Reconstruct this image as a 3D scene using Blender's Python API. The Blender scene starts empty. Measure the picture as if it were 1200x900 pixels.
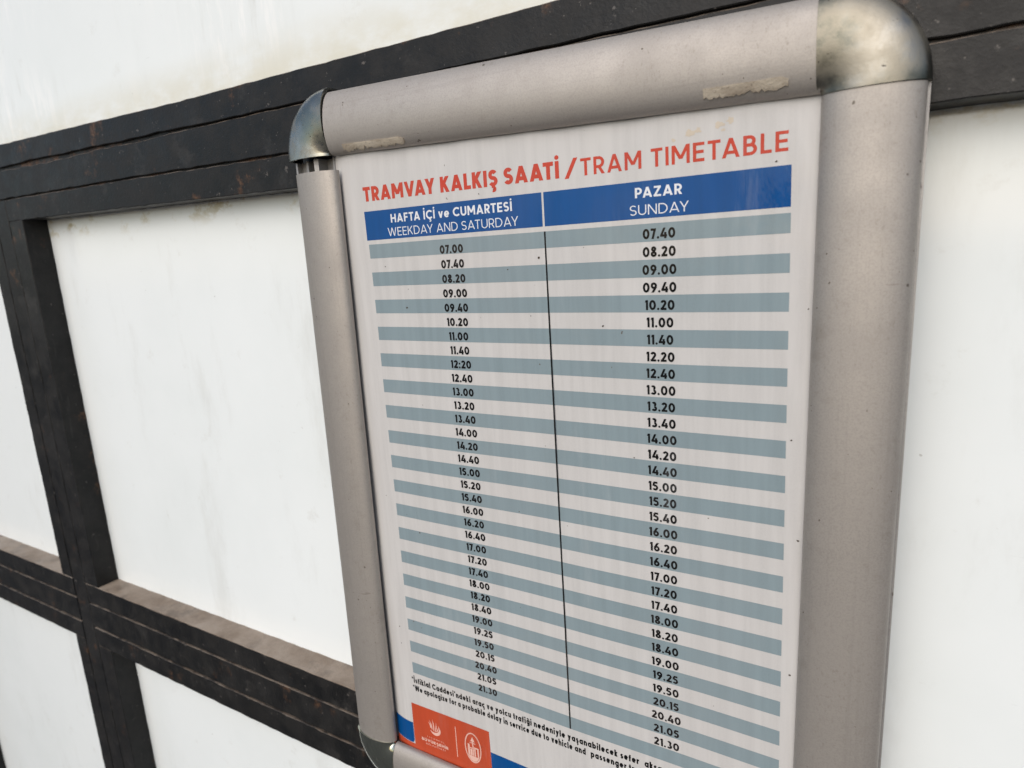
import bpy, math, random
from mathutils import Matrix, Vector
random.seed(7)
SC = bpy.context.scene
COL = SC.collection
R = math.radians

# ---------------------------------------------------------------- camera, sky, sun, exposure
# working frame: u to the right and v down (mm, on the printed sheet), z away from the viewer (mm)
def W3(u, v, z): return Vector((u/1000, z/1000, -v/1000))

cam = bpy.data.cameras.new('camera'); co = bpy.data.objects.new('camera', cam); COL.objects.link(co)
cam.sensor_width = 36; cam.lens = 776.653*36/1200; cam.clip_start = .01; cam.clip_end = 500
RM = ((0.85424975, 0.0630282, 0.51602792), (0.05218219, 0.977214, -0.2057421), (-0.51723726, 0.20268261, 0.83149587))
mp = lambda a, s: Vector((a[0]*s, a[2]*s, -a[1]*s))
rx, up, bk = mp(RM[0], 1), mp(RM[1], -1), mp(RM[2], -1)
m = Matrix((rx, up, bk)).transposed().to_4x4(); m.translation = W3(311.3634, 7.0565, -333.187)
co.matrix_world = m
cam.dof.use_dof = True; cam.dof.focus_distance = .40; cam.dof.aperture_fstop = 11
SC.camera = co

SUN_DIR = Vector((.06, -.80, .56)).normalized()
wd = bpy.data.worlds.new('World'); SC.world = wd; wd.use_nodes = True
nt = wd.node_tree; bg = nt.nodes['Background']
sky = nt.nodes.new('ShaderNodeTexSky'); sky.sky_type = 'NISHITA'; sky.sun_disc = False
sky.sun_elevation = math.asin(SUN_DIR.z); sky.sun_rotation = math.atan2(SUN_DIR.x, SUN_DIR.y)
sky.air_density = 1.0; sky.dust_density = 2.0; sky.ozone_density = 1.0
nt.links.new(sky.outputs[0], bg.inputs[0]); bg.inputs[1].default_value = .10
sl = bpy.data.lights.new('sun', 'SUN'); so = bpy.data.objects.new('sun', sl); COL.objects.link(so)
sl.energy = 1.1; sl.angle = R(60); sl.color = (1, .965, .93)
so.rotation_euler = SUN_DIR.to_track_quat('Z', 'Y').to_euler()
so.location = (-1, -2, 2)
SC.view_settings.view_transform = 'Standard'; SC.view_settings.look = 'None'
SC.view_settings.exposure = 0.50; SC.view_settings.gamma = 1

# ---------------------------------------------------------------- materials
class N:
    def __init__(s, name):
        s.m = bpy.data.materials.new(name); s.m.use_nodes = True; s.t = s.m.node_tree
        s.b = s.t.nodes['Principled BSDF']; s.tc = s.t.nodes.new('ShaderNodeTexCoord').outputs['Object']
    def n(s, typ, **k):
        x = s.t.nodes.new(typ)
        for a, b in k.items(): setattr(x, a, b)
        return x
    def l(s, a, b): s.t.links.new(a, b)
    def noise(s, scale, detail=4, rough=.55, stretch=(1, 1, 1), off=(0, 0, 0)):
        mp_ = s.n('ShaderNodeMapping'); mp_.inputs['Scale'].default_value = stretch; mp_.inputs['Location'].default_value = off
        s.l(s.tc, mp_.inputs[0]); x = s.n('ShaderNodeTexNoise')
        x.inputs['Scale'].default_value = scale; x.inputs['Detail'].default_value = detail; x.inputs['Roughness'].default_value = rough
        s.l(mp_.outputs[0], x.inputs['Vector']); return x.outputs[0]
    def ramp(s, v, lo, hi, a=0., b=1.):
        x = s.n('ShaderNodeMapRange'); x.interpolation_type = 'SMOOTHSTEP'
        x.inputs[1].default_value = lo; x.inputs[2].default_value = hi; x.inputs[3].default_value = a; x.inputs[4].default_value = b
        s.l(v, x.inputs[0]); return x.outputs[0]
    def mul(s, a, b, op='MULTIPLY'):
        x = s.n('ShaderNodeMath', operation=op); s.l(a, x.inputs[0])
        if isinstance(b, (int, float)): x.inputs[1].default_value = b
        else: s.l(b, x.inputs[1])
        return x.outputs[0]
    def mix(s, f, a, b):
        x = s.n('ShaderNodeMix', data_type='RGBA')
        for sock, v in ((x.inputs[0], f), (x.inputs[6], a), (x.inputs[7], b)):
            if isinstance(v, (tuple, list)): sock.default_value = (*v, 1)
            elif isinstance(v, (int, float)): sock.default_value = v
            else: s.l(v, sock)
        return x.outputs[2]
    def bump(s, h, dist, strength=1., sock='Normal'):
        x = s.n('ShaderNodeBump'); x.inputs['Distance'].default_value = dist; x.inputs['Strength'].default_value = strength
        s.l(h, x.inputs['Height']); s.l(x.outputs[0], s.b.inputs[sock]); return x
    def put(s, **k):
        for a, v in k.items():
            i = s.b.inputs[a.replace('_', ' ')]
            if isinstance(v, tuple): i.default_value = (*v, 1)
            elif isinstance(v, (int, float)): i.default_value = v
            else: s.l(v, i)
        return s.m
sc = lambda c, k: tuple(min(1, x*k) for x in c)

def printed(name, col, grime=(.30, .27, .23), g=.10):
    """paper or ink under a laminate: soft vertical run marks, water stains, specks, a glossy rippled film"""
    q = N(name)
    st = q.noise(150, 5, .62, (1, 1, .07)); bl = q.noise(38, 5, .6, (1, 1, .45)); fine = q.noise(1400, 2, .5)
    c = q.mix(q.ramp(st, .32, .68), sc(col, 1.05), sc(col, .93))
    c = q.mix(q.ramp(fine, .3, .7, 0, .35), c, sc(col, 1.06))
    c = q.mix(q.ramp(bl, .48, .80, 0, g*3.2), c, tuple(.8*a+.2*b for a, b in zip(col, grime)))
    wash = q.noise(9, 3, .5, (1, 1, 1), (.3, 0, .2))
    c = q.mix(q.ramp(wash, .45, .7, 0, .35), c, tuple(.88*a+.12*b for a, b in zip(col, (.50, .40, .36))))
    # pale run marks where water got under the film
    run = q.mul(q.ramp(q.noise(75, 5, .65, (1, 1, .12), (.7, 0, .3)), .53, .66), q.ramp(q.noise(11, 3, .5, (1, 1, .7), (.2, .1, .6)), .47, .62, 0, .16))
    c = q.mix(run, c, tuple(.6*a+.4*b for a, b in zip(col, (.66, .66, .66))))
    sp = q.noise(330, 2, .4, (1, 1, .8), (1.3, 0, .7)); c = q.mix(q.ramp(sp, .775, .80, 0, .8), c, (.10, .075, .055))
    wr = q.noise(42, 5, .6, (1, 1, .30), (.1, 0, 0))
    q.bump(q.mul(wr, q.ramp(q.noise(9, 2), .42, .66, .15, 1)), .0026, .8, 'Coat Normal')
    return q.put(Base_Color=c, Roughness=.6, Coat_Weight=.30, Coat_Roughness=.08, Specular_IOR_Level=.10)
M_PAPER = printed('laminated paper', (.55, .537, .522))
M_STRIPE = printed('grey blue ink', (.225, .288, .312))
M_BLUE = printed('blue ink', (.001, .066, .235), (.08, .2, .34), .07)
M_RED = printed('red ink', (.50, .055, .030))
M_LOGO = printed('orange red ink', (.47, .068, .027))
M_BLACK = printed('black ink', (.004, .0045, .005))
M_WHITE = printed('white ink', (.70, .72, .75))
M_PINK = printed('pale emblem ink', (.74, .46, .38))

def anodised(name, col):
    q = N(name)
    lo = q.noise(22, 5, .6); fi = q.noise(1300, 2, .6); br = q.noise(240, 3, .6, (.15, 1, .15))
    c = q.mix(q.ramp(lo, .35, .7), sc(col, 1.04), sc(col, .93))
    c = q.mix(q.ramp(fi, .35, .75, 0, .8), c, sc(col, .84))
    bl = q.noise(75, 5, .65, (1, 1, 1), (.4, .1, 0)); c = q.mix(q.ramp(bl, .56, .76, 0, .24), c, (.21, .18, .135))
    gr = q.noise(620, 4, .7, (1, 1, .5), (.1, .4, .2)); c = q.mix(q.mul(q.ramp(gr, .56, .68, 0, .30), q.ramp(lo, .42, .62)), c, (.19, .165, .13))
    for s, th, off, k in ((230, .765, 1.7, .75), (430, .775, 3.1, .8)):
        sp = q.noise(s, 1.5, .4, (1, 1, .8), (off, .2, .5)); c = q.mix(q.ramp(sp, th, th+.03, 0, k), c, (.09, .07, .05))
    scr = q.noise(70, 3, .5, (.08, 1, 1.6), (0, .3, 0)); c = q.mix(q.ramp(scr, .735, .76, 0, .45), c, (.2, .17, .15))
    ex = q.noise(420, 3, .6, (1, 1, .012)) if name.endswith('upright') else q.noise(420, 3, .6, (.012, 1, 1))
    c = q.mix(q.ramp(ex, .54, .70, 0, .14), c, sc(col, .6))
    q.bump(q.mul(fi, ex, 'ADD'), .00008, .5)
    return q.put(Base_Color=c, Roughness=q.ramp(lo, .3, .7, .48, .60), Metallic=.6, Specular_IOR_Level=.4)
M_ALU = anodised('dull anodised aluminium', (.425, .392, .357))
M_ALU_V = anodised('dull anodised aluminium upright', (.425, .392, .357))
M_ALU_IN = anodised('bare aluminium channel', (.40, .39, .38))

def chrome(name, tarn):
    q = N(name)
    a = q.noise(70, 5, .65); b = q.noise(330, 3, .6, (1, 1, 1), (.3, .7, .1)); lo = q.noise(32, 3, .5, (1, 1, 1), (1.1, 0, .4))
    c = q.mix(q.ramp(lo, .40, .60), sc((.66, .64, .58), 1-.72*tarn), sc((.48, .50, .42), 1-.95*tarn))
    f = q.ramp(a, .62-tarn*.35, .80-tarn*.25, 0, .75)
    c = q.mix(f, c, (.27, .245, .195))
    pit = q.ramp(b, .68, .72, 0, .9); c = q.mix(pit, c, (.06, .05, .04))
    rg = q.mul(q.ramp(a, .4, .75, .05+.38*tarn, .10+.48*tarn), q.mul(pit, .3), 'ADD')
    q.bump(a, .0006, .35)
    return q.put(Base_Color=c, Metallic=q.ramp(f, 0, 1, .97, .72), Roughness=rg)
M_CAP_OLD = chrome('tarnished chrome', .84)
M_CAP_SEMI = chrome('weathered chrome', .5)
M_CAP = chrome('bright chrome', .1)

def paint(name, rust, dust=(.30, .50, .62, .97), dsc=31):
    q = N(name)
    a = q.noise(45, 6, .65); f = q.noise(380, 4, .6); big = q.noise(14, 5, .65, (1, 1, 1), (.2, .5, .8))
    c = q.mix(q.ramp(a, .35, .7), (.008, .0083, .0086), (.019, .018, .017))
    c = q.mix(q.ramp(big, .46, .70, 0, .9), c, (.021, .0205, .020))
    sf = q.noise(150, 5, .7, (.25, 1, .25), (.3, .3, .8)); c = q.mix(q.ramp(sf, .56, .70, 0, .5), c, (.040, .038, .036))
    r = q.noise(26, 5, .7, (1, 1, 1), (.7, .2, .4)); rf = q.ramp(r, .68-rust*.22, .80-rust*.22, 0, .9)
    rc = q.mix(q.ramp(f, .35, .65), (.050, .022, .011), (.125, .07, .040)); c = q.mix(rf, c, rc)
    ch = q.noise(190, 4, .7, (1, 1, 1), (.2, .9, .1)); c = q.mix(q.ramp(ch, .655, .70, 0, .75), c, (.13, .118, .108))
    # dust that has settled on faces which look up
    g = q.n('ShaderNodeNewGeometry'); sx = q.n('ShaderNodeSeparateXYZ'); q.l(g.outputs['True Normal'], sx.inputs[0])
    du = q.mul(q.ramp(sx.outputs[2], .35, .8), q.ramp(q.noise(dsc, 6, .7, (1, 1, 1), (.9, .1, .3)), *dust))
    dc = q.mix(q.ramp(q.noise(24, 6, .7), .32, .7), (.36, .295, .235), (.21, .155, .11)); dc = q.mix(q.ramp(q.noise(1100, 3), .35, .65, 0, .35), dc, (.16, .125, .10))
    c = q.mix(du, c, dc)
    q.bump(q.mul(q.mul(a, .35), q.mul(f, .5), 'ADD'), .0007, .6)
    return q.put(Base_Color=c, Roughness=q.ramp(a, .3, .7, .32, .52), Specular_IOR_Level=.24)
M_STEEL = paint('black painted steel', .16)
M_GROOVE = paint('rusty groove', .85, (.45, .56, 0, .5), 110)
M_STEEL_P = paint('black painted steel with broken dust lines', .38, (.38, .60, .12, .62), 60)

def panel(name, streak):
    q = N(name)
    a = q.noise(4, 5, .6); f = q.noise(55, 4, .6)
    c = q.mix(q.ramp(a, .4, .75), (.83, .868, .868), (.78, .822, .818))
    sp = q.noise(150, 2, .4, (1, 1, 1), (.9, 0, .3)); c = q.mix(q.ramp(sp, .765, .80, 0, .5), c, (.35, .34, .31))
    sm = q.noise(26, 6, .75, (1, 1, 1), (.5, .2, .9)); c = q.mix(q.ramp(sm, .60, .78, 0, .40), c, (.56, .555, .51))
    dr = q.noise(17, 6, .7, (1, 1, .3), (.15, .2, .4)); c = q.mix(q.ramp(dr, .52, .75, 0, .5), c, (.66, .68, .66))
    hs = q.noise(120, 4, .6, (.2, 1, 2), (.45, .2, .4)); c = q.mix(q.ramp(hs, .70, .76, 0, .25), c, (.45, .45, .43))
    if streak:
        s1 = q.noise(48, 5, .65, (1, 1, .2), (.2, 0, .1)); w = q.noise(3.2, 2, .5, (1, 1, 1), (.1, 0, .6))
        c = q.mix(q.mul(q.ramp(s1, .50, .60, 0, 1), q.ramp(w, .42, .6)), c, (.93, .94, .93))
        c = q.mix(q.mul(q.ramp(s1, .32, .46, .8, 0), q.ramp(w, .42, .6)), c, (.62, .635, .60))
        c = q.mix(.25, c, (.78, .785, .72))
    sp_ = q.n('ShaderNodeSeparateXYZ'); q.l(q.tc, sp_.inputs[0]); zl = sp_.outputs[2]
    if streak: ed_ = q.mul(q.ramp(zl, 1.50, 1.455), q.ramp(q.noise(30, 5, .65, (.5, 1, 1)), .32, .62, .15, .8)); c = q.mix(ed_, c, (.66, .63, .50))
    else: ed_ = q.mul(q.ramp(zl, 1.355, 1.376), q.ramp(q.noise(42, 5, .7, (.6, 1, 1)), .52, .66, .08, .9)); c = q.mix(ed_, c, (.50, .43, .25))
    q.bump(f, .0003, .15)
    return q.put(Base_Color=c, Roughness=.11, Specular_IOR_Level=.5)
M_PANEL = panel('white enamelled panel', False)
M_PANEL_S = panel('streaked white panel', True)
q = N('dried adhesive tape'); a = q.noise(160, 5, .65, (.5, 1, 1)); f = q.noise(700, 3)
c = q.mix(q.ramp(a, .35, .65), (.47, .415, .33), (.31, .26, .20)); c = q.mix(q.ramp(f, .55, .75, 0, .7), c, (.16, .13, .10))
q.bump(f, .0003, .6); M_TAPE = q.put(Base_Color=c, Roughness=.85)
q = N('pavement stone'); a = q.noise(6, 6); M_PAVE = q.put(Base_Color=q.mix(q.ramp(a, .3, .7), (.085, .085, .085), (.055, .055, .056)), Roughness=.85)

# ---------------------------------------------------------------- object helpers
def tag(o, label, cat, group=None):
    o['label'] = label; o['category'] = cat
    if group: o['group'] = group
def thing(name, org, label, cat):
    o = bpy.data.objects.new(name, None); COL.objects.link(o); o.empty_display_size = .05
    o.location = W3(*org); o['org'] = list(org); tag(o, label, cat); return o
def org_of(p):
    while p is not None:
        if 'org' in p: return p['org']
        p = p.parent
    return (0, 0, 0)
def obj(name, vs, fs, mat, parent=None, smooth=None, label=None):
    og = org_of(parent)
    me = bpy.data.meshes.new(name)
    me.from_pydata([W3(a-og[0], b-og[1], c-og[2]) for a, b, c in vs], [], fs); me.update()
    me.materials.append(mat)
    o = bpy.data.objects.new(name, me); COL.objects.link(o)
    if parent is not None: o.parent = parent
    if smooth:
        for p in me.polygons: p.use_smooth = True
        me.set_sharp_from_angle(angle=R(smooth))
    if label: o['label'] = label
    return o
def fix_normals(o):
    import bmesh
    b = bmesh.new(); b.from_mesh(o.data); bmesh.ops.recalc_face_normals(b, faces=b.faces); b.to_mesh(o.data); b.free()
def loft(sections):
    """closed sections of equal length -> verts, faces with end caps"""
    n = len(sections[0]); vs = [p for s in sections for p in s]; fs = []
    for i in range(len(sections)-1):
        for j in range(n):
            k = (j+1) % n; fs.append((i*n+j, i*n+k, (i+1)*n+k, (i+1)*n+j))
    fs.append(tuple(range(n))[::-1]); fs.append(tuple(range((len(sections)-1)*n, len(sections)*n)))
    return vs, fs
def lerp(tab, x):
    if x <= tab[0][0]: return tab[0][1]
    for (a, p), (b, q) in zip(tab, tab[1:]):
        if x <= b: return p+(q-p)*(x-a)/(b-a)
    return tab[-1][1]
def wob(amp, seed):
    r = random.Random(seed); ks = [(r.uniform(.02, .35), r.uniform(0, 6.3), r.uniform(.3, 1)) for _ in range(6)]
    return lambda x: amp*sum(c*math.sin(k*x+p) for k, p, c in ks)/2.2

# ---------------------------------------------------------------- the wall: black steel grid with white panels
ZF, ZP = 12., 36.                         # front of the bars, face of the panels
FLOOR = 1330.
wall = thing('panelled_wall', (0, FLOOR, ZP), 'white panelled wall in a black steel grid of grooved bars, behind the timetable frame', 'wall')

def strip(name, mat, parent, ax, a0, a1, lo, hi, zf, zb, seed, bev=.55, step=9., amp=.35):
    """one flat steel strip; ax 'h' runs along u, 'v' along v; lo / hi are functions of the running coordinate"""
    n = max(2, int((a1-a0)/step)); w1, w2, w3 = wob(amp, seed), wob(amp, seed+1), wob(amp*.5, seed+2); secs = []
    for i in range(n+1):
        a = a0+(a1-a0)*i/n; l, h = lo(a)+w1(a), hi(a)+w2(a); z = zf+w3(a)
        s = [(l, zb), (l, z+bev), (l+bev, z), (h-bev, z), (h, z+bev), (h, zb)]
        secs.append([(a, p, zz) if ax == 'h' else (p, a, zz) for p, zz in s])
    o = obj(name, *loft(secs), mat, parent, smooth=25); fix_normals(o); return o
MR = [-1526, -1008, -490, 28, 546, 1064, 1582]               # right edges of the uprights
U0, U1 = -2040, 2100
BAYS = [(a, b) for a, b in zip([U0]+[r-29 for r in MR], [r-58 for r in MR]+[U1])]   # between the grooves of the uprights
G = .8
K = lambda c: (lambda a: c)
F = lambda tab: (lambda a: lerp(tab, a))
T0 = [(-1300, -150), (-500, -128.5), (-200, -121.8), (0, -120), (140, -118.8), (700, -116)]
T1 = [(-1300, -117), (-514, -105.8), (-242, -101.8), (-71, -99.5), (311, -95), (700, -93)]
T2 = [(-1300, -84), (-510, -75), (-285, -72.2), (-77, -68), (311, -65), (700, -63)]
T3 = [(-1300, -59), (-490, -52), (-250, -47.5), (-60, -43.5), (350, -40), (700, -38)]
f0, f1, f2, f3 = F(T0), F(T1), F(T2), F(T3)
plus = lambda f, d: (lambda a: f(a)+d)
def core(name, ax, a0, a1, lo, hi, seed, dz=0.): return strip(name, M_GROOVE, wall, ax, a0, a1, plus(lo, 1.5), plus(hi, -1.5), ZF+3.4+dz, ZP+7, seed, amp=.1, step=60)
def bead(par, ax, a0, a1, lo, hi, seed, mt=None): strip('glazing_bead', mt or M_STEEL_P, par, ax, a0, a1, lo, hi, ZF, ZP+5, seed)
def cover(par, ax, a0, a1, lo, hi, seed): strip('cover_strip', M_STEEL_P, par, ax, a0, a1, lo, hi, ZF+.15, ZF+9, seed)
c = core('top_rail', 'h', U0, U1, f0, f3, 3)
_w = wob(1.0, 77)
gap = lambda a: G+max(0, lerp([(-1300, .2), (-560, 1.6), (-420, 1.9), (-250, 1.1), (-150, 0)], a)*(1+.5*_w(a*2.3)))
bead(c, 'h', U0, U1, f0, lambda a: f1(a)-gap(a)*.6, 31); cover(c, 'h', U0, U1, lambda a: f1(a)+gap(a), plus(f2, -G), 32)
for i, (a, b) in enumerate(BAYS): bead(c, 'h', a+G, b-G, plus(f2, G), f3, 50+3*i)
TV = (366.5, 392, 424, 449)
for i, r in enumerate(MR):
    t2, t3 = f2(r-43)+G, f3(r-43)+.3
    c = core('mullion', 'v', t3-6, FLOOR, K(r-82), K(r), 20+i, .3)
    cover(c, 'v', t2+.3, FLOOR, K(r-58+G), K(r-29-G), 80+i)
    for a, b in ((t3, TV[0]-.2), (TV[3]+.2, FLOOR)):
        bead(c, 'v', a, b, K(r-82), K(r-58-G), 90+5*i+int(a)); bead(c, 'v', a, b, K(r-29+G), K(r), 110+5*i+int(a))
for i, ((a, b), x0, x1) in enumerate(zip(BAYS, [U0]+MR, [r-82 for r in MR]+[U1])):
    c = core('transom', 'h', x0, x1, K(TV[0]), K(TV[3]), 140+i, .1)
    bead(c, 'h', a+G, b-G, K(TV[0]), K(TV[1]-G), 150+i, M_STEEL); cover(c, 'h', a+G, b-G, K(TV[1]+G), K(TV[2]-G), 160+i); bead(c, 'h', a+G, b-G, K(TV[2]+G), K(TV[3]), 170+i)
def pane(u0, u1, v0, v1, mat=M_PANEL, label=None):
    o = obj('panel', *loft([[(u0, v0, z), (u1, v0, z), (u1, v1, z), (u0, v1, z)] for z in (ZP, ZP+6)]), mat, wall, label=label); fix_normals(o)
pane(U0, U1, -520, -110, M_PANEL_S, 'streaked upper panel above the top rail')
for a, b in zip([U0]+[r-10 for r in MR], [r-72 for r in MR]+[U1]):
    pane(a, b, -80, 380); pane(a, b, 440, FLOOR)

# pavement below the wall, unseen; added for bounce light and reflections in the metal
pv = obj('pavement', [(-60000, FLOOR, -60000), (60000, FLOOR, -60000), (60000, FLOOR, 20000), (-60000, FLOOR, 20000)], [(0, 1, 2, 3)], M_PAVE)
pv['kind'] = 'structure'

# ---------------------------------------------------------------- the snap frame
frame = thing('poster_frame', (120, 384, 10), 'dull aluminium snap frame with chrome corners and a slipped left moulding', 'poster frame')
# cross-section of a cover: w from the inner lip outwards, z towards the wall
LIPZ, WID, SAG = -2.0, 39.0, 7.6
def arc(s, off=0.):
    z = LIPZ-(SAG)*max(0., 1-(2*s-1)**2)**.52+1.0*s
    return (WID*s, z-off)
def cover_profile(off=0., n=22):
    out = [arc(.5-.5*math.cos(math.pi*i/n), off) for i in range(n+1)]
    out += [(WID+off, out[-1][1]+1.0), (WID+off, 2.2), (WID-1.4, 2.2), (WID-1.6, .6)]
    out += [(arc(i/8)[0], arc(i/8)[1]+1.5) for i in range(7, 0, -1)] + [(0.0, LIPZ+1.1)]
    return out
def mould(name, P0, P1, prof, mat, steps=1, sm=35, zadd=0., label=None, par=None):
    d = Vector((P1[0]-P0[0], P1[1]-P0[1])).normalized(); nrm = Vector((d.y, -d.x)); secs = []
    for i in range(steps+1):
        q = Vector(P0).lerp(Vector(P1), i/steps)
        secs.append([(q.x+nrm.x*w, q.y+nrm.y*w, z+zadd) for w, z in prof])
    o = obj(name, *loft(secs), mat, par or frame, smooth=sm, label=label); fix_normals(o); return o
prof = cover_profile()
base = [(2.5, 9.5), (2.5, 2.2), (4.2, 2.2), (4.2, 7), (14, 7), (14, -1.2), (17, -2.4), (18, -1.2), (18, 7), (26, 7), (26, 1), (28, 1), (28, 7), (38.4, 7), (38.4, 2.6), (40.1, 2.6), (40.1, 9.5)]
TL, TR, BR, BL = (-22, -58.4), (271.2, -48.6), (265.9, 384), (-24.6, 384.5)
mould('snap_moulding', (TL[0]+1.5, TL[1]+.05), (TR[0]-.3, TR[1]), prof, M_ALU)                     # top
mould('snap_moulding', (TR[0], TR[1]+.6), BR, prof, M_ALU_V)                                         # right
mould('snap_moulding', (BR[0]-.5, BR[1]), (BL[0]+1.6, BL[1]), prof, M_ALU)                               # bottom
mould('snap_moulding', (-24.0, 384), (-18.3, -49.2), prof, M_ALU_V, label='left moulding that has slipped down, away from its corner')   # left
for A, B in ((TL, TR), (TR, BR), (BR, BL), (BL, TL)):
    mould('base_channel', A, B, base, M_ALU_IN, sm=20)
bp = obj('back_board', *loft([[(-30, -66, z), (280, -58, z), (274, 392, z), (-32, 392, z)] for z in (6.2, 6.9)]), M_ALU_IN, frame); fix_normals(bp)

def cap(P, a0, a1, mat, label, ext=(1.4, 1.4), off=.7):
    """corner cap: the cover section swung round the inner corner, closed by a skirt, with a lip at each end"""
    n, secs = 26, []
    pr = [arc(.5-.5*math.cos(math.pi*i/22), off) for i in range(23)]
    pr = [(w*1.015, z) for w, z in pr]
    e = pr[-1]; pr += [(e[0]+.9, e[1]+1.1), (e[0]+1.1, 8.8), (e[0]-.3, 8.8), (e[0]-.5, e[1]+1.6)]
    pr += [(arc(i/8)[0], arc(i/8)[1]+1.2) for i in range(7, 0, -1)]+[(.6, LIPZ+.8)]
    pr[0] = (.25, pr[0][1])
    for i in range(n+1):
        a = R(a0+(a1-a0)*i/n); d = Vector((math.cos(a), math.sin(a)))
        secs.append([(P[0]+d.x*w, P[1]+d.y*w, z) for w, z in pr])
    def shift(s, ang, k):
        d = Vector((math.cos(R(ang)), math.sin(R(ang)))); return [(x+d.x*k, y+d.y*k, z) for x, y, z in s]
    secs = [shift(secs[0], a0-90, ext[0])]+secs+[shift(secs[-1], a1+90, ext[1])]
    o = obj('corner_cap', *loft(secs), mat, frame, smooth=40, label=label); fix_normals(o); return o
cap((-22, -60.0), 180, 270, M_CAP_SEMI, 'small looking chrome corner over an open gap')
cap((271.0, -49.3), 270, 360, M_CAP_OLD, 'stained, dulled chrome corner')
cap((265.7, 384.3), 0, 90, M_CAP_SEMI, None)
cap((-24.6, 385.2), 90, 180, M_CAP, 'shiny mirror-like chrome corner')

def tape(u0, u1, w0, w1, seed, slope=0., label=None):
    r = random.Random(seed); d = (Vector(TR)-Vector(TL)).normalized(); nr = Vector((d.y, -d.x)); n = int((u1-u0)/1.2); rows = []
    lo = w0; hi = w1; vs, fs = [], []
    edge = wob(.8, seed)
    for i in range(n+1):
        f = i/n; a = u0+(u1-u0)*f
        l = max(.05, lo+slope*f+abs(edge(a*5))*1.9+r.uniform(0, .8)); h = hi+slope*f+r.uniform(-.12, .12)
        if f > .93: h -= (f-.93)*18; l += (f-.93)*12
        if f < .04: l += .8
        for j in range(7):
            w = l+(h-l)*j/6; s = w/WID; wz = arc(s); k = .7+(.10*r.random() if 0 < j < 6 else 0)
            b = Vector(TL)+d*(a-TL[0])+nr*wz[0]; vs.append((b.x, b.y, wz[1]-k))
        for j in (6, 0):
            w = l+(h-l)*j/6; wz = arc(w/WID); b = Vector(TL)+d*(a-TL[0])+nr*wz[0]; vs.append((b.x, b.y, wz[1]+.2))
    for i in range(n):
        for j in range(9):
            k = (j+1) % 9; fs.append((i*9+j, i*9+k, (i+1)*9+k, (i+1)*9+j))
    fs.append(tuple(range(9))); fs.append(tuple(range(n*9, n*9+9)))
    o = obj('tape_scrap', vs, fs, M_TAPE, frame, label=label); fix_normals(o)
tape(-7.0, 43, .2, 5.4, 5, 0, 'pale torn scrap of tape at the left end of the top moulding')
tape(222, 258.5, 2.0, 7.6, 9, .6, 'ragged brownish scrap of tape near the right end of the top moulding')

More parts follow.
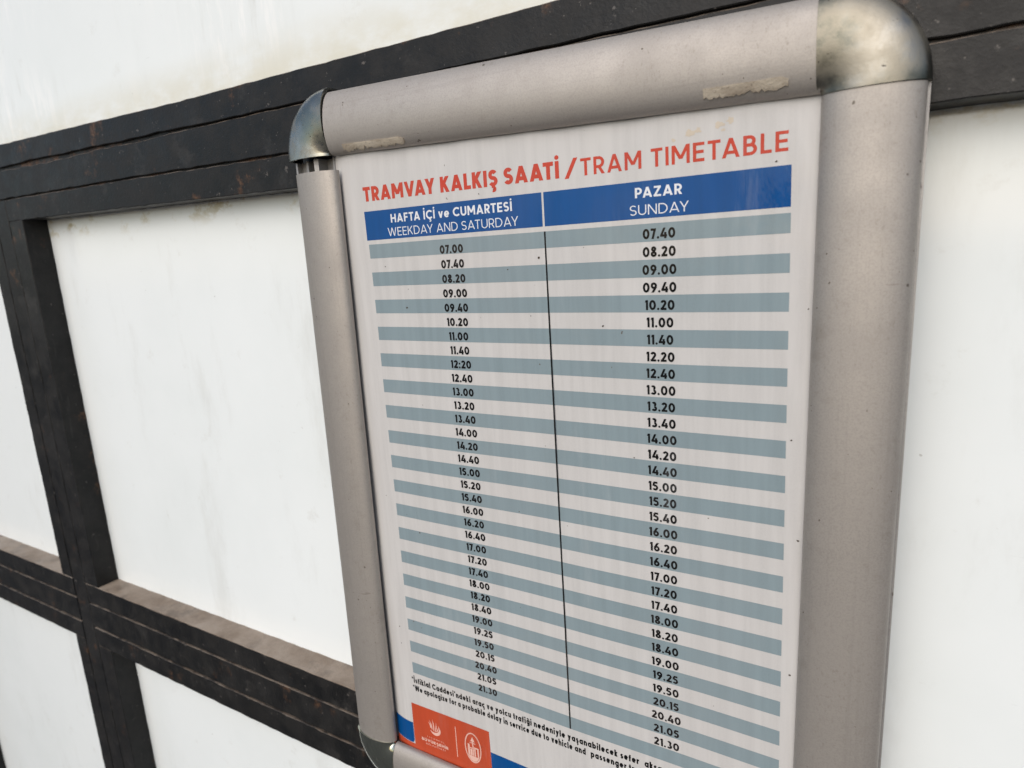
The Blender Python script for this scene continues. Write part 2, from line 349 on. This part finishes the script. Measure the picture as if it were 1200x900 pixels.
# ---------------------------------------------------------------- stroke lettering
def el(cx, cy, rx, ry, a0=0, a1=360):
    n = max(6, int(abs(a1-a0)/360*26)); closed = abs(a1-a0) >= 360
    pts = [(cx+rx*math.cos(R(a0+(a1-a0)*i/n)), cy+ry*math.sin(R(a0+(a1-a0)*i/n))) for i in range(n if closed else n+1)]
    return ('l', pts, closed)
def ln(*p): return ('l', list(p), False)
def dg(x0, y0, x1, y1): return ('d', x0, y0, x1, y1)
def dot(x, y, r): return ('p', [(x+r*math.cos(i*math.pi/6), y+r*math.sin(i*math.pi/6)) for i in range(12)])
def ced(x): return [ln((x, .03), (x, -.10)), el(x-.01, -.17, .085, .07, 80, -120)]
def glyph(ch, w):
    t = w/2; X = .72
    hw = lambda dx, dy: t*math.hypot(dx, dy)/abs(dy)
    def S(W, H, o=0):
        r = (H/2-t)/2; return [el(W/2, H/2+r, W/2-t-.01, r, 28, 270), el(W/2, H/2-r, W/2-t, r, 90, -152)]
    if ch == ' ': return .20, []
    if ch == 'A': W = .84; h = hw(W/2, 1); return W, [dg(h, 0, W/2, 1), dg(W-h, 0, W/2, 1), ln((W*.24, .27), (W*.76, .27))]
    if ch == 'B': W = .63; a, b = (1-t-.52)/2, (.52-t)/2; return W, [ln((t, 0), (t, 1)), ln((t, 1-t), (W-.06-t-a, 1-t)), ln((t, .52), (W-t-b, .52)), ln((t, t), (W-t-b, t)), el(W-.06-t-a, .52+a, a, a, 90, -90), el(W-t-b, t+b, b, b, 90, -90)]
    if ch in 'CÇ': return .83, [el(.49, .5, .49-t, .5-t, 44, 316)]+(ced(.5) if ch == 'Ç' else [])
    if ch == 'D': return .78, [ln((t, 0), (t, 1)), ln((t, 1-t), (.30, 1-t)), ln((t, t), (.30, t)), el(.30, .5, .48-t, .5-t, 90, -90)]
    if ch == 'E': return .57, [ln((t, 0), (t, 1)), ln((t, 1-t), (.57, 1-t)), ln((t, .51), (.53, .51)), ln((t, t), (.57, t))]
    if ch == 'F': return .54, [ln((t, 0), (t, 1)), ln((t, 1-t), (.54, 1-t)), ln((t, .49), (.50, .49))]
    if ch == 'H': return .74, [ln((t, 0), (t, 1)), ln((.74-t, 0), (.74-t, 1)), ln((t, .51), (.74-t, .51))]
    if ch == 'I': return w, [ln((t, 0), (t, 1))]
    if ch == 'İ': return w, [ln((t, 0), (t, 1)), dot(t, 1.2, max(t*1.1, .075))]
    if ch == 'K': W = .68; return W, [ln((t, 0), (t, 1)), dg(t, .33, W-hw(.5, .67), 1), dg(.28, .55, W-hw(.35, .55), 0)]
    if ch == 'L': return .50, [ln((t, 0), (t, 1)), ln((t, t), (.50, t))]
    if ch == 'M': W = .92; return W, [ln((t, 0), (t, 1)), ln((W-t, 0), (W-t, 1)), dg(t*1.1, 1, W/2, .26), dg(W-t*1.1, 1, W/2, .26)]
    if ch == 'N': W = .77; return W, [ln((t, 0), (t, 1)), ln((W-t, 0), (W-t, 1)), dg(t*1.2, 1, W-t*1.2, 0)]
    if ch in 'OÖ': return 1.0, [el(.5, .5, .5-t, .5-t)]
    if ch in 'PR':
        W = .62; a = (1-t-.42)/2; s = [ln((t, 0), (t, 1)), ln((t, 1-t), (W-t-a, 1-t)), ln((t, .42), (W-t-a, .42)), el(W-t-a, .42+a, a, a, 90, -90)]
        return W, s+([dg(.30, .44, W-hw(.25, .44)+.02, 0)] if ch == 'R' else [])
    if ch in 'SŞ': return .61, S(.61, 1)+(ced(.31) if ch == 'Ş' else [])
    if ch == 'T': return .62, [ln((.31, 0), (.31, 1)), ln((0, 1-t), (.62, 1-t))]
    if ch in 'UÜ': W = .72; return W, [ln((t, 1), (t, .36)), ln((W-t, 1), (W-t, .36)), el(W/2, .36, W/2-t, .36-t, 180, 360)]+([dot(.22, 1.2, .08), dot(.5, 1.2, .08)] if ch == 'Ü' else [])
    if ch == 'V': W = .82; h = hw(W/2, 1); return W, [dg(h, 1, W/2, 0), dg(W-h, 1, W/2, 0)]
    if ch == 'W': W = 1.2; h = hw(.28, 1); return W, [dg(h, 1, .32, 0), dg(.6, 1, .32, 0), dg(.6, 1, W-.32, 0), dg(W-h, 1, W-.32, 0)]
    if ch == 'Y': W = .76; h = hw(.38, .58); return W, [dg(h, 1, W/2, .40), dg(W-h, 1, W/2, .40), ln((W/2, .45), (W/2, 0))]
    if ch == 'Z': W = .64; return W, [ln((.03, 1-t), (W-.02, 1-t)), ln((0, t), (W, t)), dg(W-.1, 1-t, .1, t)]
    if ch == '0': return .70, [el(.35, .5, .35-t, .5-t)]
    if ch == '1': return .33, [ln((.33-t, 0), (.33-t, 1)), ('p', [(0, .72), (.05, .72+.24), (.33-t, 1), (.33-t, .86)])]
    if ch == '2':
        p = el(.30, .70, .30-t, .30-t, 172, -38)[1]; return .60, [('l', p+[(t*1.25, t*1.1)], False), ln((.0, t), (.60, t))]
    if ch == '3': return .60, [el(.28, .745, .255-t, .255-t, 152, -90), el(.29, .285, .31-t, .285-t, 90, -155)]
    if ch == '4': return .70, [dg(.44, 1, .11, .24), ln((0.02, .26), (.70, .26)), ln((.53, 0), (.53, .58))]
    if ch == '5': return .60, [ln((.54, 1-t), (.12, 1-t)), dg(.15, 1-t, .10, .50), el(.28, .335, .32-t, .335-t, 135, -152)]
    if ch == '6': return .64, [el(.32, .325, .32-t, .325-t), dg(.11, .45, .45, 1)]
    if ch == '9': return .64, [el(.32, .675, .32-t, .325-t), dg(.53, .55, .19, 0)]
    if ch == '7': return .58, [ln((0, 1-t), (.58-t, 1-t)), dg(.57-t, 1, .19, 0)]
    if ch == '8': return .62, [el(.31, .76, .265-t, .24-t*.8), el(.31, .275, .31-t, .275-t)]
    if ch == '.': return w*1.05, [dot(t, t, t*1.05)]
    if ch == ':': return w*1.05, [dot(t, t, t*1.05), dot(t, .6, t*1.05)]
    if ch == '/': return .46, [dg(.03, -.08, .43, 1.04)]
    if ch == '*': return .34, [ln((.17+.16*math.cos(R(a)), .82+.16*math.sin(R(a))), (.17-.16*math.cos(R(a)), .82-.16*math.sin(R(a)))) for a in (90, 30, 150)]
    if ch == "'": return w, [ln((t, .72), (t, 1.02))]
    if ch in 'abdpqgğ':
        W = .66; bowl = el(W/2, X/2, W/2-t, X/2-t); xs = t if ch in 'bp' else W-t
        y0, y1 = {'a': (0, X), 'b': (0, 1), 'd': (0, 1), 'p': (-.28, X), 'q': (-.28, X)}.get(ch, (-.04, X))
        s = [bowl, ln((xs, y0), (xs, y1))]
        if ch in 'gğ': s.append(el(W/2, -.03, W/2-t, .25-t, 0, -150))
        if ch == 'ğ': s.append(el(W/2, 1.0, .15, .12, 200, 340))
        return W, s
    if ch in 'cç': return .58, [el(.35, X/2, .35-t, X/2-t, 46, 314)]+(ced(.35) if ch == 'ç' else [])
    if ch == 'e': return .66, [el(.33, X/2, .33-t, X/2-t, 0, 318), ln((t, X/2-.01), (.66-t*.6, X/2-.01))]
    if ch == 'f': return .38, [ln((.17, 0), (.17, .80)), el(.17+.15, .80, .15, .2-t, 180, 80), ln((0, X-t), (.36, X-t))]
    if ch in 'hn': W = .60; r = W/2-t; return W, [ln((t, 0), (t, X if ch == 'n' else 1)), ln((W-t, 0), (W-t, X-t-r)), el(W/2, X-t-r, r, r, 180, 0)]
    if ch == 'm': W = .96; r = (W/2-t)/2; return W, [ln((t, 0), (t, X)), ln((W/2, 0), (W/2, X-t-r)), ln((W-t, 0), (W-t, X-t-r)), el(t+r, X-t-r, r, r, 180, 0), el(W/2+r, X-t-r, r, r, 180, 0)]
    if ch in 'iı': return w, [ln((t, 0), (t, X))]+([dot(t, .94, t*1.15)] if ch == 'i' else [])
    if ch == 'l': return w, [ln((t, 0), (t, 1))]
    if ch == 'k': W = .54; return W, [ln((t, 0), (t, 1)), dg(t, .22, W-hw(.4, .5), X), dg(.22, .42, W-hw(.3, .4), 0)]
    if ch in 'oö': return .70, [el(.35, X/2, .35-t, X/2-t)]+([dot(.22, .94, .07), dot(.48, .94, .07)] if ch == 'ö' else [])
    if ch == 'r': return .36, [ln((t, 0), (t, X)), el(t+.22, X-t-.22, .22, .22, 180, 75)]
    if ch in 'sş': return .48, S(.48, X)+(ced(.24) if ch == 'ş' else [])
    if ch == 't': return .38, [ln((.17, .02), (.17, .94)), ln((0, X-t), (.36, X-t)), el(.30, .15, .13, .15-t, 180, 280)]
    if ch in 'uü': W = .60; r = W/2-t; return W, [ln((t, X), (t, t+r)), ln((W-t, X), (W-t, 0)), el(W/2, t+r, r, r, 180, 360)]+([dot(.18, .94, .07), dot(.42, .94, .07)] if ch == 'ü' else [])
    if ch == 'v': W = .60; h = hw(.3, X); return W, [dg(h, X, W/2, 0), dg(W-h, X, W/2, 0)]
    if ch == 'w': W = .90; h = hw(.2, X); return W, [dg(h, X, .26, 0), dg(.45, X, .26, 0), dg(.45, X, W-.26, 0), dg(W-h, X, W-.26, 0)]
    if ch == 'y': W = .62; h = hw(.3, X); return W, [dg(h, X, W/2+.02, 0), dg(W-h, X, .17, -.28)]
    if ch == 'z': W = .50; return W, [ln((.02, X-t), (W-.02, X-t)), ln((0, t), (W, t)), dg(W-.1, X-t, .1, t)]
    return .5, []
KERN = {'AV': -.12, 'VA': -.12, 'AY': -.12, 'YA': -.1, 'TA': -.09, 'AT': -.1, 'LK': 0, 'AZ': -.02, 'PA': -.09, 'LE': 0, 'FT': .02, 'RT': -.03, '7.': -.07, '.4': -.04, '74': -.06}
def ribbon(pts, w, closed):
    n = len(pts); t = w/2; L, Rr = [], []
    for i in range(n):
        p = Vector(pts[i]); a = pts[i-1] if (closed or i > 0) else None; b = pts[(i+1) % n] if (closed or i < n-1) else None
        d0 = (p-Vector(a)).normalized() if a is not None else None; d1 = (Vector(b)-p).normalized() if b is not None else None
        d0 = d0 or d1; d1 = d1 or d0
        n0, n1 = Vector((-d0.y, d0.x)), Vector((-d1.y, d1.x)); mm = n0+n1
        mm = mm/max(.35, mm.dot(mm))*2
        L.append(p+mm*t); Rr.append(p-mm*t)
    q = [(L[i], L[(i+1) % n], Rr[(i+1) % n], Rr[i]) for i in range(n if closed else n-1)]
    return q
def und(u, v):
    """the sheet does not lie quite flat"""
    z = .32*math.sin(u*.047+v*.013+.6)+.22*math.sin(v*.041-u*.021)
    if v < -25: z -= .45*math.sin(u*.16+.4)*min(1, (-25-v)/25)**2*.6
    if u < -6: z += ((-6-u)/13)**2*1.7
    return z
def shape(polys, z0):
    """flat polygons [(pts, layer)] in sheet mm -> verts, faces lying on the sheet"""
    vs, fs = [], []
    for pts, k in polys:
        s = len(vs)
        vs += [(x, y, und(x, y)+z0-.004*(k % 7)) for x, y in pts]; fs.append(tuple(range(s, len(vs))))
    return vs, fs
def lettering(text, cap_h, base, w, x0=None, x1=None, cx=None, sx=1., gap=.13, rise=0.):
    """-> polygons in sheet mm"""
    x = 0.; items = []
    for i, ch in enumerate(text):
        if i and text[i-1:i+1] in KERN: x += KERN[text[i-1:i+1]]
        W, st = glyph(ch, w); items.append((x, st)); x += W+gap
    tot = x-gap
    k = (x1-x0)/(tot*cap_h) if x0 is not None and x1 is not None else sx
    if x0 is None: x0 = cx-tot*cap_h*k/2
    polys = []; n = 0
    for ox, st in items:
        for s in st:
            n += 1
            if s[0] == 'l': qs = ribbon(s[1], w, s[2])
            elif s[0] == 'd':
                h = w/2*math.hypot(s[3]-s[1], s[4]-s[2])/max(.05, abs(s[4]-s[2]))
                qs = [((s[1]-h, s[2]), (s[1]+h, s[2]), (s[3]+h, s[4]), (s[3]-h, s[4]))]
            else: qs = [s[1]]
            for qd in qs:
                pp = []
                for p in qd:
                    X = x0+(ox+p[0])*cap_h*k; pp.append((X, base+rise*(X-x0)-p[1]*cap_h))
                polys.append((pp, n))
    return polys

# ---------------------------------------------------------------- the printed timetable
post = thing('timetable_poster', (120, 384, 0), 'laminated tram timetable sheet with striped columns of departure times inside the aluminium frame', 'poster')
def sheet(name, u0, u1, v0, v1, z, mat, du=4., parent=None, label=None):
    nu, nv = max(1, int((u1-u0)/du)), max(1, int((v1-v0)/du)); vs, fs = [], []
    for j in range(nv+1):
        for i in range(nu+1):
            u, v = u0+(u1-u0)*i/nu, v0+(v1-v0)*j/nv; vs.append((u, v, und(u, v)+z))
    for j in range(nv):
        for i in range(nu):
            a = j*(nu+1)+i; fs.append((a, a+1, a+nu+2, a+nu+1))
    return obj(name, vs, fs, mat, parent or post, smooth=60, label=label)
Z1, Z2 = -.07, -.13
sheet('paper_sheet', -26, 279, -70, 394, 0, M_PAPER)
obj('title_lettering', *shape(lettering('TRAMVAY KALKIŞ SAATİ', 9.1, -27.3, .235, x0=0, x1=142.3, gap=.10), Z1), M_RED, post, label='bold red Turkish title')
obj('title_lettering', *shape(lettering('/', 9.2, -27.3, .165, x0=146.3, x1=152.6), Z1), M_RED, post, label='red slash between the titles')
obj('title_lettering', *shape(lettering('TRAM TIMETABLE', 8.8, -27.2, .165, x0=155, x1=258, gap=.155), Z1), M_RED, post, label='thinner red English title')
ROW = 9.047
for u0, u1, txt in ((-.8, 130.9, (('HAFTA İÇİ ve CUMARTESİ', 5.3, -12.7, .19, 21.2, 111.8), ('WEEKDAY AND SATURDAY', 5.2, -4.4, .10, 17.8, 115.5))),
                    (132.1, 259.5, (('PAZAR', 5.1, -13.0, .19, 185, 209.4), ('SUNDAY', 5.0, -4.5, .10, 182, 212.8)))):
    h = sheet('column_header', u0, u1, -21.1, -2.7, Z1, M_BLUE)
    for t, c, b, w, a, e in txt:
        obj('header_lettering', *shape(lettering(t, c, b, w, x0=a, x1=e, gap=.14), Z2), M_WHITE, h)
for i in range(0, 35, 2):
    sheet('row_stripe', .2, 259.6, i*ROW, (i+1)*ROW, Z1, M_STRIPE)
obj('divider_line', *shape([([(131.4, 0), (132.4, 0), (132.4+a, 316.6), (131.4+a, 316.6)], 0) for a in (.3,)], Z2-.03), M_BLACK, post)
wk = '07.00 07.40 08.20 09.00 09.40 10.20 11.00 11.40 12:20 12.40 13.00 13.20 13.40 14.00 14.20 14.40 15.00 15.20 15.40 16.00 16.20 16.40 17.00 17.20 17.40 18.00 18.20 18.40 19.00 19.25 19.50 20.15 20.40 21.05 21.30'.split()
su = wk[1:]; su[su.index('12:20')] = '12.20'
for i, t in enumerate(wk):
    obj('departure_time', *shape(lettering(t, 5.15, 8.7+i*8.93, .235, cx=67.2+i*.02, sx=1.03, gap=.115), Z2-.03), M_BLACK, post)
for i, t in enumerate(su):
    obj('departure_time', *shape(lettering(t, 5.2, 7.75+i*9.06, .225, cx=197.3-i*.03, sx=1.0, gap=.12), Z2-.03), M_BLACK, post)
obj('footnote', *shape(lettering("*İstiklal Caddesi'ndeki araç ve yolcu trafiği nedeniyle yaşanabilecek sefer", 4.8, 325.4, .25, x0=-2.0, x1=178.5, gap=.13)
    + lettering('aksamaları için özür dileriz.', 4.8, 325.4, .25, x0=182.2, x1=250, gap=.13), Z1), M_BLACK, post)
obj('footnote', *shape(lettering('*We apologize for a probable delay in service due to vehicle and', 4.8, 332.3, .25, x0=-1.6, x1=142.5, gap=.13)
    + lettering('passenger traffic.', 4.8, 332.3, .25, x0=146, x1=188, gap=.13), Z1), M_BLACK, post)
sheet('red_border', -26, 279, 380.6, 394, Z1-.01, M_LOGO)
vs, fs = [], []; NB = 24
for i in range(NB+1):
    u = -26+20.4*i/NB; low = 380.2 if u < -8.6 else 377.2+math.sqrt(max(0, 9-(u+8.6)**2))
    for k in range(6): v = 362+(low-362)*k/5; vs.append((u, v, und(u, v)+Z1-.05))
for i in range(NB):
    for k in range(5): a = i*6+k; fs.append((a, a+1, a+7, a+6))
obj('blue_border', vs, fs, M_BLUE, post)
sheet('blue_border', 65.9, 279, 361, 380.4, Z1-.03, M_BLUE)
lg = sheet('logo_panel', -5.2, 65.8, 344.2, 392, Z1-.05, M_LOGO)
ZL = Z2-.06
def tear(cx, cy, L, wd, ang, bend=0.):
    """pointed petal from (cx, cy) upwards"""
    c, s = math.cos(R(ang)), math.sin(R(ang)); Lp, Rp = [], []
    for i in range(9):
        f = i/8; h = wd*math.sin(math.pi*min(1, f*.85+.15))**.8*(1-f*.55) if f < 1 else .02
        x = bend*math.sin(f*math.pi); y = f*L
        for sg, lst in ((-1, Lp), (1, Rp)):
            xx = x+sg*h; lst.append((cx+xx*c+y*s, cy+xx*s-y*c))
    return [([Lp[i], Lp[i+1], Rp[i+1], Rp[i]], i % 2) for i in range(8)]
fl = []
for i in range(14):                        # the thick crescent that holds the flame
    a0, a1 = R(160-i*15), R(160-(i+1)*15); f0, f1 = i/14, (i+1)/14
    th = lambda f: .25+2.3*math.sin(math.pi*min(1, f*1.08))**.8
    fl.append(([(16+5.0*math.cos(a0), 360.8+5.0*math.sin(a0)), (16+5.0*math.cos(a1), 360.8+5.0*math.sin(a1)),
                (16+(5.0-th(f1))*math.cos(a1), 360.8+(5.0-th(f1))*math.sin(a1)), (16+(5.0-th(f0))*math.cos(a0), 360.8+(5.0-th(f0))*math.sin(a0))], i % 2))
for k, a in enumerate(((13.0, 361.5, 8.0, .62, -14), (14.6, 362.3, 10.0, .6, -4), (16.0, 362.6, 8.6, .55, 8), (17.2, 362.2, 6.4, .5, 22), (12.0, 360.6, 5.4, .55, -22))):
    fl += [(p, k+2) for p, _ in tear(*a, bend=.5)]
obj('tulip_emblem', *shape(fl, ZL), M_PINK, lg)
obj('emblem_lettering', *shape(lettering('İSTANBUL', 1.2, 370.0, .12, x0=8, x1=23.5, gap=.6)+lettering('BÜYÜKŞEHİR', 2.5, 374.2, .22, x0=2.0, x1=27, gap=.12)
    +lettering('BELEDİYESİ', 1.3, 376.7, .14, x0=6, x1=24, gap=.35), ZL), M_PINK, lg)
obj('emblem_rule', *shape([([(35.1, 351), (35.7, 351), (35.5, 377), (34.9, 377)], 0)], ZL), M_PINK, lg)
ov = []
for i in range(40):
    a0, a1 = R(i*9), R(i*9+9); P = lambda a, k: (50.2+(7.3-k)*math.cos(a), 363.7+(12.6-k)*math.sin(a))
    ov.append(([P(a0, 0), P(a1, 0), P(a1, .9), P(a0, .9)], 0))
    if 18 <= i*9+4 <= 162: ov.append(([P(a0, 1.2), P(a1, 1.2), (P(a1, 1.2)[0], min(P(a1, 1.2)[1], 370.6)), (P(a0, 1.2)[0], min(P(a0, 1.2)[1], 370.6))], 1))
def bx(a, b, c, d, k=2): return ([(a, b), (c, b), (c, d), (a, d)], k)
ov += [bx(45.6, 361.2, 47.3, 370.3), bx(47.7, 365.0, 49.4, 370.3), bx(45.6, 363.8, 49.6, 364.6, 3), bx(51.2, 362.6, 52.4, 370.3), bx(53.9, 362.6, 55.1, 370.3), bx(51.2, 362.6, 55.1, 363.8, 3), bx(49.8, 360.0, 50.7, 370.3)]
ov += [([(50.2, 354.6), (52.2, 358.6), (51.0, 358.2), (50.2, 360.2), (49.4, 358.2), (48.2, 358.6)], 4), bx(47.6, 359.4, 52.6, 360.0, 5)]
for i in range(5): ov.append(bx(47.0+i*1.35, 371.6, 47.7+i*1.35, 373.0, 5))
obj('oval_emblem', *shape(ov, ZL), M_PINK, lg)

def blot(cx, cy, rr, seed):
    rd = random.Random(seed); k = [rd.uniform(.45, 1.15) for _ in range(14)]
    return ([(cx+rr*k[i]*math.cos(i*math.pi/7)*1.3, cy+rr*k[i]*math.sin(i*math.pi/7)) for i in range(14)], seed)
M_GLUE = printed('dried glue', (.56, .49, .40))
for i, (x, y, rr) in enumerate(((213.5, -40.6, 2.0), (217.5, -41.5, 1.5), (227.5, -42.6, 1.9), (232.5, -43.6, 1.7), (229.6, -40.0, 1.0), (205.5, -38.6, .9))):
    obj('glue_spot', *shape([blot(x, y, rr, i)], Z1), M_GLUE, post, label='cream glue spot above the English title')
M_SPECK = printed('dark dirt', (.06, .045, .035))
for i, (x, y, rr) in enumerate(((27.5, 41.6, .75), (127.4, 14.2, .7), (12.5, 14.6, .45), (165, 52.6, .6), (90, -24, .4), (106.5, 20, .5), (253, -23.2, .5), (268, 44, .4), (266.2, 160, .6), (20, 200, .6), (262, 108, .5), (264, 236, .55), (181, 126, .4), (120, 47, .3))):
    obj('dirt_speck', *shape([blot(x, y, rr, i+40)], Z2-.06), M_SPECK, post)
